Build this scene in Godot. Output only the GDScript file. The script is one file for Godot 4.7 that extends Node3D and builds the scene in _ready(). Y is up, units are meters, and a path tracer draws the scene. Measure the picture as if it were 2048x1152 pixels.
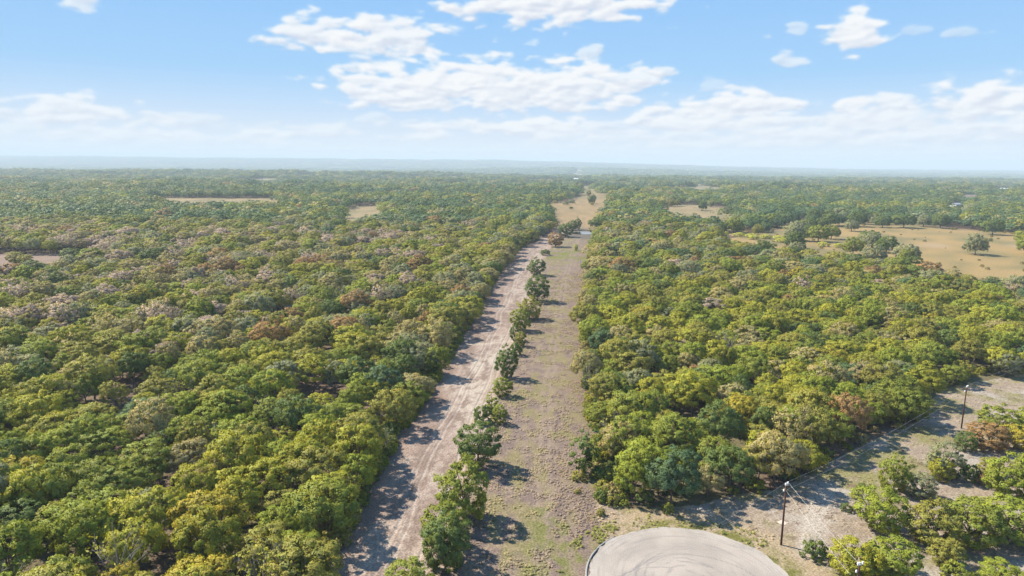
extends Node3D
# An aerial view over oak woodland split by a cleared strip with a dirt track. y is up; X to the right, D = -z away from the camera.

const EXPOSURE := 2.35
var counts := {}
var rng := RandomNumberGenerator.new()
var n_fine := FastNoiseLite.new()
var n_mid := FastNoiseLite.new()
var n_big := FastNoiseLite.new()
var cam: Camera3D

# ---------------------------------------------------------------- naming
func numbered(called: String) -> String:
	var k: int = counts.get(called, 0)
	counts[called] = k + 1
	return called if k == 0 else "%s_%03d" % [called, k]

func tag(o: Node, label: String, category: String, group := "", kind := "") -> void:
	o.set_meta("label", label)
	o.set_meta("category", category)
	if group != "":
		o.set_meta("group", group)
	if kind != "":
		o.set_meta("kind", kind)

func thing(called: String, label: String, category: String, at: Vector3, turn := 0.0, group := "", kind := "") -> Node3D:
	var o := Node3D.new()
	o.name = numbered(called)
	add_child(o)
	o.position = at
	o.rotation.y = turn
	tag(o, label, category, group, kind)
	return o

func piece(called: String, m: Mesh, mat: Material, parent: Node) -> MeshInstance3D:
	var o := MeshInstance3D.new()
	o.name = numbered(called) if parent == self else called
	o.mesh = m
	o.material_override = mat
	parent.add_child(o, true)
	return o

func many(called: String, m: Mesh, mat: Material, where: Array, tints: Array, parent: Node) -> MultiMeshInstance3D:
	var mm := MultiMesh.new()
	mm.transform_format = MultiMesh.TRANSFORM_3D
	mm.use_colors = tints.size() > 0
	mm.mesh = m
	mm.instance_count = where.size()
	for i in where.size():
		mm.set_instance_transform(i, where[i])
		if tints.size() > 0:
			mm.set_instance_color(i, tints[i])
	var o := MultiMeshInstance3D.new()
	o.name = numbered(called) if parent == self else called
	o.multimesh = mm
	o.material_override = mat
	parent.add_child(o, true)
	return o

# ---------------------------------------------------------------- layout of the place
func along(t: Array, d: float) -> float:   # piecewise linear: [[d, x], ...]
	if d <= t[0][0]:
		return t[0][1]
	for i in range(1, t.size()):
		if d <= t[i][0]:
			var k: float = (d - t[i - 1][0]) / (t[i][0] - t[i - 1][0])
			return lerpf(t[i - 1][1], t[i][1], k)
	return t[-1][1]

var left_edge := [[60, -31.0], [85, -28.4], [110, -26.6], [130, -26.2], [172, -22.2], [235, -17.2], [330, -10.6], [400, -4.5], [478, 4.0], [560, 21.0], [600, 33.0], [650, 38.0], [760, 41.0], [1050, 44.0], [1110, 76.0], [1150, 94.0], [1333, 125.0], [1964, 198.0], [2400, 240.0]]
var row_line := [[60, -16.5], [80, -13.0], [93, -10.0], [107, -8.2], [130, -6.8], [157, -5.0], [186, -1.5], [225, 1.6], [260, 6.0], [297, 10.5], [369, 14.0], [452, 23.0], [540, 34.0], [620, 50.0], [700, 58.0]]
var right_edge := [[60, 16.0], [110, 16.5], [150, 19.0], [182, 20.5], [228, 25.0], [281, 29.0], [364, 40.5], [450, 53.0], [514, 61.5], [600, 75.0], [704, 92.0], [925, 130.0], [1190, 170.0], [1344, 184.0], [1964, 222.0], [2400, 262.0]]

var clearing := PackedVector2Array([Vector2(15, 40), Vector2(15, 116), Vector2(18, 115), Vector2(21, 111.5), Vector2(34, 113.5), Vector2(41.5, 117.5), Vector2(49.5, 119.5), Vector2(61, 128), Vector2(73, 138), Vector2(84, 146), Vector2(100, 157), Vector2(117, 179), Vector2(139, 189), Vector2(185, 206), Vector2(190, 40)])
var right_field := PackedVector2Array([Vector2(246, 652), Vector2(300, 750), Vector2(372, 846), Vector2(390, 760), Vector2(438, 748), Vector2(440, 690), Vector2(469, 625), Vector2(560, 640), Vector2(560, 330), Vector2(560, 300), Vector2(262, 325), Vector2(240, 322), Vector2(222, 318), Vector2(222, 352), Vector2(216, 392), Vector2(206, 415), Vector2(188, 420), Vector2(156, 412), Vector2(152, 480), Vector2(170, 580), Vector2(205, 630)])
var small_field := PackedVector2Array([Vector2(206, 978), Vector2(251, 1040), Vector2(298, 1045), Vector2(300, 906), Vector2(212, 640), Vector2(176, 665), Vector2(160, 740)])
var left_clearing := PackedVector2Array([Vector2(-345, 425), Vector2(-312, 440), Vector2(-272, 446), Vector2(-248, 424), Vector2(-228, 350), Vector2(-236, 318), Vector2(-345, 312)])
var far_left_field := PackedVector2Array([Vector2(-600, 1065), Vector2(-572, 1130), Vector2(-480, 1110), Vector2(-380, 1135), Vector2(-284, 850), Vector2(-345, 855), Vector2(-395, 800), Vector2(-440, 860)])
var mid_left_field := PackedVector2Array([Vector2(-216, 834), Vector2(-220, 935), Vector2(-178, 985), Vector2(-126, 680), Vector2(-134, 620), Vector2(-150, 600)])
var glade := PackedVector2Array([Vector2(-118, 470), Vector2(-112, 500), Vector2(-92, 500), Vector2(-84, 452), Vector2(-92, 425), Vector2(-108, 428)])
var fields: Array = []
var yards := [Vector4(-1614, 3403, 30, 0), Vector4(336, 3700, 22, 0), Vector4(-62, 2750, 14, 0), Vector4(-120, 2650, 12, 0), Vector4(1560, 3500, 22, 0), Vector4(1830, 3560, 24, 0), Vector4(2245, 3085, 24, 0), Vector4(2330, 3120, 16, 0), Vector4(1700, 2390, 26, 0), Vector4(1100, 1655, 20, 0), Vector4(716, 1110, 14, 0)]
var gaps := [Vector3(-97, 166, 7), Vector3(-94, 150, 7), Vector3(-47, 163, 8), Vector3(-62, 112, 5), Vector3(-36, 118, 4), Vector3(-58, 190, 5), Vector3(-78, 122, 5), Vector3(-50, 99, 4), Vector3(38, 147, 4.5), Vector3(60, 166, 5), Vector3(30, 176, 4), Vector3(96, 232, 5), Vector3(44, 128, 3.5), Vector3(-88, 250, 6), Vector3(-140, 215, 6)]

func wooded(x: float, d: float) -> bool:
	if x > along(left_edge, d) and x < along(right_edge, d) and d < 2250.0:
		return false
	var p := Vector2(x, d)
	if d > 300.0:
		p += Vector2(n_mid.get_noise_2d(x * 0.8, d * 0.8), n_mid.get_noise_2d(x * 0.8 + 70.0, d * 0.8)) * 26.0
	if d < 215.0 and x > 10.0 and Geometry2D.is_point_in_polygon(p, clearing):
		return false
	if d < 560.0:
		for gp in gaps:
			if Vector2(gp.x, gp.y).distance_to(p) < gp.z:
				return false
	for f in fields:
		if Geometry2D.is_point_in_polygon(p, f):
			return false
	if d > 900.0:
		for y in yards:
			if d < y.y + 30.0 and d > y.w and absf(x - y.x * d / y.y) < y.z * (1.2 + 0.5 * n_mid.get_noise_2d(d * 0.2, y.x)):
				return false
	if d > 1250.0 and n_big.get_noise_2d(x * 0.6, d * 0.2) > 0.37:
		return false
	if d > 4700.0 and d < 9500.0 and absf(x - (438.0 + 0.093 * (d - 4700.0))) < 28.0 + 0.004 * d:
		return false
	return true

func land(x: float, d: float) -> float:   # height of the ground
	if d < 650.0:
		return 0.0
	var a := smoothstep(650.0, 2000.0, d)
	var h := n_mid.get_noise_2d(x * 0.03, d * 0.075) * 20.0 * a
	h += 17.0 * exp(-pow((d - 3400.0) / 620.0, 2.0)) * exp(-pow((x + 1500.0) / 1500.0, 2.0))
	h += 5.0 * exp(-pow((d - 2500.0) / 400.0, 2.0)) * smoothstep(200.0, 700.0, x)
	h -= 19.0 * smoothstep(1000.0, 3000.0, d) + 25.0 * smoothstep(3700.0, 5600.0, d)
	var side := 1.0 - smoothstep(0.0, 9000.0, x + 1500.0)
	var rise := smoothstep(8600.0, 14300.0, d)
	h += (22.0 + 122.0 * side) * rise * (1.0 + 0.1 * n_mid.get_noise_2d(x * 0.012, 7.0))
	h += 45.0 * exp(-pow((d - 8000.0) / 1150.0, 2.0)) * exp(-pow((x - 750.0) / 1700.0, 2.0))
	h += n_mid.get_noise_2d(x * 0.02 + 300.0, d * 0.03) * 9.0 * smoothstep(4000.0, 8000.0, d)
	return h

func rut(x: float, d: float) -> float:   # distance to the nearest wheel rut of the track
	var le := along(left_edge, d)
	var w := maxf(along(row_line, d) - le, 3.0)
	var wander := n_mid.get_noise_2d(3.0, d * 0.2) * 3.0
	var a := x - (le + w * 0.5 + wander)
	var b := x - (le + w * 0.8 - wander * 0.4)
	return minf(absf(absf(a) - 0.85), absf(absf(b) - 0.85))

func micro(x: float, d: float) -> float:   # small bumps of the near ground, 0 to 0.3 m
	var u := rut(x, d) if x < along(row_line, d) else 9.0
	return 0.13 - 0.1 * exp(-u * u * 16.0) + 0.05 * exp(-pow((u - 0.5) * 4.0, 2.0)) + 0.08 * n_mid.get_noise_2d(x * 3.0, d * 3.0) + 0.035 * n_fine.get_noise_2d(x * 1.3, d * 1.3)

func ground_color(x: float, d: float) -> Color:
	return bare_color(x, d) * 1.02

func bare_color(x: float, d: float) -> Color:
	var a := n_mid.get_noise_2d(x, d)
	var b := n_fine.get_noise_2d(x * 0.35, d * 0.35)
	var c := n_fine.get_noise_2d(x + 90.0, d)
	var litter := Color(0.165, 0.118, 0.088).lerp(Color(0.27, 0.2, 0.16), clampf(0.4 + b * 1.1 + c * 0.5, 0.0, 1.0))
	var le := along(left_edge, d)
	var re := along(right_edge, d)
	var out := litter.lerp(Color(0.17, 0.16, 0.075), clampf(n_mid.get_noise_2d(x * 0.5 + 60.0, d * 0.5) * 2.0 + 0.2, 0.0, 0.8))
	if d < 720.0 and x > le - 5.0 and x < re + 3.0:
		var rl := along(row_line, d)
		if x < rl:   # the bare track side
			var w := maxf(rl - le, 3.0)
			var t := (x - le) / w
			var streak := n_fine.get_noise_2d(x * 0.35 - d * 0.03, d * 0.08 + 50.0)
			var dirt := Color(0.28, 0.21, 0.172).lerp(Color(0.42, 0.33, 0.275), clampf(0.5 + streak * 1.1 + b * 0.9 + c * 0.9, 0.0, 1.0))
			var sandy := smoothstep(140.0, 165.0, d) * (1.0 - smoothstep(222.0, 240.0, d))
			var pale := Color(0.53, 0.455, 0.375)
			dirt = dirt.lerp(pale, clampf((a * 1.5 + streak * 0.9 + b * 1.0 + c * 0.9) * (0.5 + 0.5 * sandy) + sandy * 0.42 - 0.05, 0.0, 1.0))
			# the worn lane beside the tree row, and ruts through the middle
			var lane := absf(x - (rl - 3.0 + a * 0.9))
			dirt = dirt.lerp(Color(0.45, 0.355, 0.27), 0.75 * (1.0 - smoothstep(0.7, 1.9, lane + c * 0.9)))
			dirt = dirt.lerp(Color(0.47, 0.4, 0.345), clampf(0.6 + b, 0.0, 0.85) * (1.0 - smoothstep(0.15, 0.45, rut(x, d) + c * 0.2)))
			var cross := absf(d - (221.0 + (x - le) * 0.35 + a * 2.0))
			dirt = dirt.lerp(pale, 0.85 * (1.0 - smoothstep(0.6, 1.8, cross + c)))
			var leaves := clampf(0.8 - t * 2.6 + c * 1.2 + b * 0.8, 0.0, 1.0)
			dirt = dirt.lerp(Color(0.235, 0.135, 0.095), leaves * 0.65)
			out = litter.lerp(dirt, smoothstep(-0.22, 0.02, t + c * 0.08))
		else:   # the grassed side
			var t := (x - rl) / maxf(re - rl, 3.0)
			var streak := n_fine.get_noise_2d(x * 0.5 + 40.0, d * 0.16)
			var g := Color(0.225, 0.172, 0.148).lerp(Color(0.325, 0.25, 0.185), clampf(0.45 + b * 1.0 + streak * 0.8 + c * 0.7, 0.0, 1.0))
			for rut in [-1.0, 1.0]:
				g = g.lerp(Color(0.37, 0.29, 0.22), 0.5 * (1.0 - smoothstep(0.2, 0.7, absf(t * (re - rl) - (re - rl) * 0.55 - rut + a * 1.2) + c * 0.4)))
			var green := clampf(streak * 1.5 + a * 1.6 + 0.05 + 0.35 * (1.0 - smoothstep(0.05, 0.22, absf(t - 0.36))), 0.0, 1.0)
			g = g.lerp(Color(0.25, 0.225, 0.1), green * 0.8)
			g = g.lerp(Color(0.36, 0.285, 0.18), clampf(c * 1.3 + a * 0.8 - 0.25, 0.0, 1.0))
			g = g.lerp(Color(0.205, 0.215, 0.06), smoothstep(425.0, 445.0, d + b * 20.0) * (1.0 - smoothstep(470.0, 490.0, d + b * 20.0)) * clampf(0.55 + a * 2.2 + b, 0.0, 1.0))
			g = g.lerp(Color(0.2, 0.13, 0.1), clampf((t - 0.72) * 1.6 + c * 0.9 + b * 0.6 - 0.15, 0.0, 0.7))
			g = g.lerp(Color(0.17, 0.19, 0.05), clampf((112.0 - d) * 0.03 + b * 1.6 + a - 0.25, 0.0, 0.8) * smoothstep(0.35, 0.6, t))
			var bank := Vector2((x - 63.0) / 19.0, (d - 600.0) / 42.0).length()
			g = g.lerp(Color(0.15, 0.14, 0.12), (1.0 - smoothstep(0.9, 1.35, bank + b * 0.3)) * 0.8)
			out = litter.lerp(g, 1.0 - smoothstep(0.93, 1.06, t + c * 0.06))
		if d > 640.0:
			out = out.lerp(Color(0.38, 0.27, 0.15).lerp(Color(0.29, 0.215, 0.13), clampf(0.4 + a, 0, 1)), smoothstep(640.0, 680.0, d))
	elif d >= 720.0 and d < 2300.0 and x > le - 10.0 and x < re + 10.0:
		out = Color(0.4, 0.285, 0.15).lerp(Color(0.3, 0.225, 0.12), clampf(0.5 + a * 1.3 + b * 0.5, 0.0, 1.0))
		out = out.lerp(Color(0.25, 0.23, 0.12), smoothstep(1150.0, 1350.0, d) * 0.5)
	var p := Vector2(x, d)
	if d < 215.0 and x > 8.0 and Geometry2D.is_point_in_polygon(p, clearing):
		var s := Color(0.33, 0.265, 0.2).lerp(Color(0.44, 0.36, 0.275), clampf(0.5 + b * 1.3 + c * 0.4, 0.0, 1.0))
		s = s.lerp(Color(0.25, 0.24, 0.085), clampf(a * 2.2 + b * 0.9 - 0.02 + 0.5 * smoothstep(150.0, 185.0, d), 0.0, 0.8))
		s = s.lerp(Color(0.44, 0.395, 0.34), clampf(n_mid.get_noise_2d(x * 1.7 + 33.0, d * 1.7) * 2.4 + c * 1.1 - 0.25, 0.0, 0.85))
		s = s.lerp(Color(0.185, 0.13, 0.1), clampf(b * 1.5 - c - 0.35, 0.0, 0.7))
		var r := Vector2(x - 26.6, d - 90.4).length()
		var ring := r - 15.0 + b * 1.6
		var sand := Color(0.47, 0.37, 0.25).lerp(Color(0.4, 0.31, 0.2), clampf(0.5 + c, 0, 1))
		s = s.lerp(sand, (1.0 - smoothstep(4.5, 8.5, ring)) * clampf(0.85 + c * 0.7, 0.0, 1.0))
		s = s.lerp(Color(0.19, 0.185, 0.055), (1.0 - smoothstep(2.0, 4.0, ring)) * clampf(0.55 + b * 1.5 + c * 0.8, 0.0, 1.0))
		var path := absf(x - (48.5 + (d - 100.0) * 0.55 + a * 2.0))
		s = s.lerp(Color(0.5, 0.44, 0.37), (1.0 - smoothstep(1.2, 3.2, path + b * 1.5)) * smoothstep(94.0, 100.0, d) * (1.0 - smoothstep(118.0, 126.0, d)) * 0.8)
		if x < 18.0:
			s = s.lerp(out, (18.0 - x) / 10.0)
		out = s
	elif d > 300.0:
		if Geometry2D.is_point_in_polygon(p, right_field):
			out = Color(0.4, 0.285, 0.13).lerp(Color(0.24, 0.21, 0.1), clampf(0.35 + a * 2.2 + n_mid.get_noise_2d(x * 0.3, d * 0.2) * 1.5, 0.0, 1.0))
			out = out.lerp(Color(0.45, 0.34, 0.24), 0.7 * (1.0 - smoothstep(1.2, 3.0, absf(d - (505.0 + (x - 240.0) * 0.22 + n_mid.get_noise_2d(x * 0.4, 2.0) * 24.0)))))
		elif Geometry2D.is_point_in_polygon(p, left_clearing) or Geometry2D.is_point_in_polygon(p, glade):
			out = Color(0.345, 0.255, 0.21).lerp(Color(0.27, 0.2, 0.15), clampf(0.4 + b, 0.0, 1.0))
		else:
			for f in [small_field, far_left_field, mid_left_field]:
				if Geometry2D.is_point_in_polygon(p, f):
					out = Color(0.38, 0.29, 0.165).lerp(Color(0.25, 0.22, 0.115), clampf(0.4 + a * 2.0, 0.0, 1.0))
		if d > 1250.0 and n_big.get_noise_2d(x * 0.6, d * 0.2) > 0.37:
			out = Color(0.36, 0.285, 0.175).lerp(Color(0.23, 0.22, 0.11), clampf(0.5 + a, 0, 1))
	return out

# ---------------------------------------------------------------- sky
func mixed(px: PackedByteArray, at: int, c: Color, k: float) -> void:
	px[at] = int(lerpf(px[at], c.r8, k))
	px[at + 1] = int(lerpf(px[at + 1], c.g8, k))
	px[at + 2] = int(lerpf(px[at + 2], c.b8, k))

func make_sky() -> ImageTexture:
	var w := 4096
	var h := 2048
	var rows := [[-90.0, Color8(205, 212, 214)], [-0.01, Color8(240, 242, 244)], [1.0, Color8(233, 238, 244)], [2.6, Color8(216, 230, 246)], [4.8, Color8(188, 219, 250)], [7.0, Color8(162, 208, 250)], [13.0, Color8(145, 197, 250)], [30.0, Color8(116, 180, 246)], [90.0, Color8(92, 158, 238)]]
	var px := PackedByteArray()
	for y in h:
		var el := 90.0 - (y + 0.5) * 180.0 / h
		var c: Color = rows[-1][1]
		for i in range(1, rows.size()):
			if el <= rows[i][0]:
				c = rows[i - 1][1].lerp(rows[i][1], clampf((el - rows[i - 1][0]) / (rows[i][0] - rows[i - 1][0]), 0.0, 1.0))
				break
		var line := PackedByteArray([c.r8, c.g8, c.b8])
		while line.size() < w * 3:
			line.append_array(line)
		px.append_array(line)
	var puff := FastNoiseLite.new()
	puff.seed = 11
	puff.frequency = 0.33
	puff.fractal_octaves = 5
	puff.fractal_gain = 0.44
	# each cloud: azimuth, elevation, half width, half height (degrees), density
	var clouds := [[7.1, 0.9, 16.0, 0.7, 0.55], [-18.6, 0.8, 12.0, 0.6, 0.55], [18.7, 1.8, 11.5, 0.9, 0.7], [27.7, 2.3, 10.5, 1.0, 0.8], [-34.7, 1.4, 3.6, 0.9, 0.55], [3.2, 12.2, 9.4, 1.9, 1.0], [-15.2, 9.5, 4.6, 1.2, 0.95],
		[-9.5, 9.5, 4.4, 1.5, 0.95], [-12.8, 8.7, 2.7, 0.6, 0.7], [-11.4, 7.5, 2.1, 0.7, 0.8], [-2.7, 5.9, 7.6, 2.1, 1.0], [-9.1, 5.5, 7.0, 1.6, 1.0], [4.6, 5.8, 6.8, 1.9, 1.0], [9.5, 6.4, 2.6, 1.0, 0.9]]
	clouds.append_array([[11.8, 7.1, 1.6, 0.45, 0.8], [5.8, 8.7, 1.7, 0.6, 0.7], [25.4, 9.1, 2.4, 1.35, 1.0], [21.3, 9.9, 1.0, 0.4, 0.6], [19.5, 9.5, 0.6, 0.3, 0.5], [21.1, 7.7, 1.3, 0.5, 0.7], [14.9, 3.6, 7.2, 1.1, 1.0], [17.8, 4.4, 4.8, 1.1, 1.0],
		[1.6, 2.7, 5.6, 0.9, 1.0], [-7.2, 2.3, 2.4, 0.7, 0.9], [25.2, 4.2, 1.5, 0.8, 1.0], [28.0, 3.9, 2.6, 0.8, 0.9], [34.0, 4.2, 4.0, 1.3, 1.0], [-32.0, 3.1, 4.0, 1.1, 0.9], [-27.1, 3.0, 1.4, 0.4, 0.7]])
	clouds.append_array([[-26.2, 1.4, 2.5, 0.8, 0.8], [-20.0, 1.5, 2.6, 0.8, 0.8], [-17.0, 1.3, 1.9, 0.4, 0.6], [-31.1, 10.5, 1.8, 0.6, 0.8], [35.6, 2.5, 2.4, 0.8, 0.7], [15.5, 6.2, 1.1, 0.5, 0.4], [28.0, 5.0, 1.0, 0.4, 0.5], [11.7, 4.7, 0.9, 0.4, 0.45], [29.2, 9.3, 1.1, 0.4, 0.4], [32.1, 8.9, 1.5, 0.3, 0.5], [-11.0, 3.4, 2.0, 0.4, 0.5]])
	var r := RandomNumberGenerator.new()
	r.seed = 5
	for k in 22:
		clouds.append([-40.0 + k * 3.7 + r.randf_range(-1.5, 1.5), r.randf_range(0.9, 3.4), r.randf_range(2.0, 5.5), r.randf_range(0.25, 0.6), r.randf_range(0.5, 0.85)])
	for k in 150:   # the same kind of sky all the way round and overhead
		var a := r.randf_range(42.0, 318.0)
		var e := pow(r.randf(), 1.6) * 24.0 + 1.0
		clouds.append([a, e, r.randf_range(1.5, 8.0), r.randf_range(0.4, 1.9) * (1.0 + e * 0.04), r.randf_range(0.5, 1.0)])
	for k in 46:
		var e := r.randf_range(17.0, 62.0)
		clouds.append([r.randf_range(0.0, 360.0), e, r.randf_range(3.0, 9.0), r.randf_range(1.5, 3.6), r.randf_range(0.6, 1.0)])
	var dpp := 360.0 / w
	for c in clouds:
		var ca := cos(deg_to_rad(c[1]))
		var hw: float = c[2] * 1.45 / ca
		var hh: float = c[3] * 2.6
		var seed_off: float = c[0] * 3.7 + c[1] * 11.0
		for y in range(int((90.0 - c[1] - hh) / dpp), int((90.0 - c[1] + hh) / dpp) + 1):
			var el := 90.0 - (y + 0.5) * dpp
			if el < 0.02:
				continue
			var v: float = (el - c[1]) / (c[3] * 1.45)
			var vb := v * (1.0 if v > 0.0 else 1.55)
			var fade := smoothstep(0.0, 2.6, el)
			for x in range(int((c[0] - hw) / dpp), int((c[0] + hw) / dpp) + 1):
				var az := (x + 0.5) * dpp
				var u: float = (az - c[0]) * ca / c[2]
				var base := 1.0 - sqrt(u * u + vb * vb)
				if base < -0.7:
					continue
				var n := puff.get_noise_2d(az * ca * 0.95 + seed_off, el * 2.5)
				var f := base * 1.15 + n * 0.85
				if f <= 0.02:
					continue
				var n2 := puff.get_noise_2d(az * ca * 0.95 + seed_off - 0.25, el * 2.5 + 0.55)
				var alpha: float = smoothstep(0.0, 0.5, f) * c[4] * (0.45 + 0.55 * fade)
				var bright := clampf(0.6 + v * 0.6 + (n - n2) * 1.3, 0.0, 1.0)
				var tone := Color(0.86, 0.88, 0.93).lerp(Color(0.993, 0.993, 0.993), bright)
				tone = Color(0.89, 0.91, 0.945).lerp(tone, 0.35 + 0.65 * fade)
				mixed(px, (y * w + posmod(x, w)) * 3, tone, alpha * 0.97)
	return ImageTexture.create_from_image(Image.create_from_data(w, h, false, Image.FORMAT_RGB8, px))

# ---------------------------------------------------------------- materials
func matte(c: Color, rough := 0.9) -> StandardMaterial3D:
	var m := StandardMaterial3D.new()
	m.albedo_color = c.linear_to_srgb()
	m.roughness = rough
	m.metallic_specular = 0.35
	return m

func leafy(c: Color, through: Color) -> StandardMaterial3D:
	var m := matte(c, 0.62)
	m.vertex_color_use_as_albedo = true
	m.metallic_specular = 0.3
	m.backlight_enabled = true
	m.backlight = through.linear_to_srgb()
	m.cull_mode = BaseMaterial3D.CULL_DISABLED
	return m

func grain(seed_: int, freq: float, lo: float, hi: float) -> ImageTexture:
	var n := FastNoiseLite.new()
	n.seed = seed_
	n.frequency = freq
	n.fractal_octaves = 5
	n.fractal_gain = 0.62
	var im := n.get_seamless_image(512, 512)
	var px := im.get_data()
	var out := PackedByteArray()
	out.resize(px.size() * 3)
	for i in px.size():
		var v := int(clampf(lerpf(lo, hi, px[i] / 255.0), 0.0, 1.0) * 255.0)
		out[i * 3] = v
		out[i * 3 + 1] = v
		out[i * 3 + 2] = v
	return ImageTexture.create_from_image(Image.create_from_data(512, 512, false, Image.FORMAT_RGB8, out))

func earth(tex: Texture2D, metres: float, relief: float) -> StandardMaterial3D:
	var m := StandardMaterial3D.new()
	m.vertex_color_use_as_albedo = true
	m.albedo_texture = tex
	m.roughness = 0.95
	m.metallic_specular = 0.2
	m.uv1_triplanar = true
	m.uv1_world_triplanar = true
	m.uv1_scale = Vector3.ONE / metres
	if relief > 0.0:
		m.heightmap_enabled = true
		m.heightmap_texture = tex
		m.heightmap_scale = relief
	return m

# ---------------------------------------------------------------- shapes
func sheet(us: PackedFloat32Array, vs: PackedFloat32Array, at: Callable, colored: Callable) -> ArrayMesh:
	# at(u, v) -> Vector3(x, y, d); rows run along v, away from the camera
	var verts := PackedVector3Array()
	var cols := PackedColorArray()
	var idx := PackedInt32Array()
	for v in vs:
		for u in us:
			var p: Vector3 = at.call(u, v)
			verts.append(Vector3(p.x, p.y, -p.z))
			cols.append(colored.call(p.x, p.z))
	var n := us.size()
	for j in vs.size() - 1:
		for i in n - 1:
			var a := j * n + i
			idx.append_array([a, a + n, a + n + 1, a, a + n + 1, a + 1])
	return joined(verts, cols, idx)

func joined(verts: PackedVector3Array, cols: PackedColorArray, idx: PackedInt32Array) -> ArrayMesh:
	var arr := []
	arr.resize(Mesh.ARRAY_MAX)
	arr[Mesh.ARRAY_VERTEX] = verts
	if cols.size() > 0:
		arr[Mesh.ARRAY_COLOR] = cols
	arr[Mesh.ARRAY_INDEX] = idx
	var raw := ArrayMesh.new()
	raw.add_surface_from_arrays(Mesh.PRIMITIVE_TRIANGLES, arr)
	var st := SurfaceTool.new()
	st.create_from(raw, 0)
	st.generate_normals()
	return st.commit()

func fan(center: Vector2, radii: PackedFloat32Array, steps: int, edge: Callable, y: Callable, colored: Callable) -> ArrayMesh:
	var verts := PackedVector3Array()
	var cols := PackedColorArray()
	var idx := PackedInt32Array()
	for k in radii.size():
		for i in steps:
			var a := TAU * i / steps
			var r: float = radii[k] * (1.0 if k < radii.size() - 1 else edge.call(a))
			if k == radii.size() - 2:
				r = minf(r, radii[k + 1] * edge.call(a) - 0.05)
			var x := center.x + cos(a) * r
			var d := center.y + sin(a) * r
			verts.append(Vector3(x, y.call(x, d), -d))
			cols.append(colored.call(x, d))
	for k in radii.size() - 1:
		for i in steps:
			var j := (i + 1) % steps
			var a := k * steps + i
			var b := k * steps + j
			idx.append_array([a, b + steps, a + steps, a, b, b + steps])
	return joined(verts, cols, idx)

func add_tube(verts: PackedVector3Array, idx: PackedInt32Array, pts: Array, radii: Array, sides := 6) -> void:
	var first := verts.size()
	for k in pts.size():
		var p: Vector3 = pts[k]
		var fwd: Vector3 = ((pts[mini(k + 1, pts.size() - 1)] as Vector3) - (pts[maxi(k - 1, 0)] as Vector3)).normalized()
		var side := fwd.cross(Vector3(0.31, 0.2, 0.93)).normalized()
		var up := side.cross(fwd)
		for i in sides:
			var a := TAU * i / sides
			verts.append(p + (side * cos(a) + up * sin(a)) * float(radii[k]))
	for k in pts.size() - 1:
		for i in sides:
			var j := (i + 1) % sides
			var a := first + k * sides
			idx.append_array([a + i, a + sides + j, a + sides + i, a + i, a + j, a + sides + j])
	for e in [0, pts.size() - 1]:
		for i in range(1, sides - 1):
			var a: int = first + e * sides
			idx.append_array([a, a + i, a + i + 1] if e else [a, a + i + 1, a + i])

func random_dir(r: RandomNumberGenerator) -> Vector3:
	var y := r.randf_range(-1.0, 1.0)
	var a := r.randf() * TAU
	var q := sqrt(1.0 - y * y)
	return Vector3(cos(a) * q, y, sin(a) * q)

# A crown: lobes (leaf clumps at branch ends) spread through a rounded volume, each built of many small leaf sprays.
func lobes_of(seed_: int, cy: float, rx: float, ry: float, count: int, lowest: float, size: float, rough := 0.2) -> Array:
	var r := RandomNumberGenerator.new()
	r.seed = seed_
	var out := []
	var skew := Vector3(r.randf_range(-0.12, 0.12), 0.0, r.randf_range(-0.12, 0.12)) * rx
	for k in count:
		var y := lerpf(1.0, lowest, pow((k + 0.5) / count, 0.85))
		var a := k * 2.39996 + r.randf_range(-0.5, 0.5)
		var q := sqrt(maxf(0.0, 1.0 - y * y))
		var reach := r.randf_range(0.78, 0.92) * (1.0 + r.randf_range(-rough, rough))
		if k % 5 == 4:
			reach *= 0.55
		var p := Vector3(cos(a) * q * rx * reach, y * ry * reach, sin(a) * q * rx * reach) + skew * (0.4 + y)
		out.append([p + Vector3(0, cy, 0), rx * size * lerpf(0.62, 1.55, pow(r.randf(), 1.6))])
	return out

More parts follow.
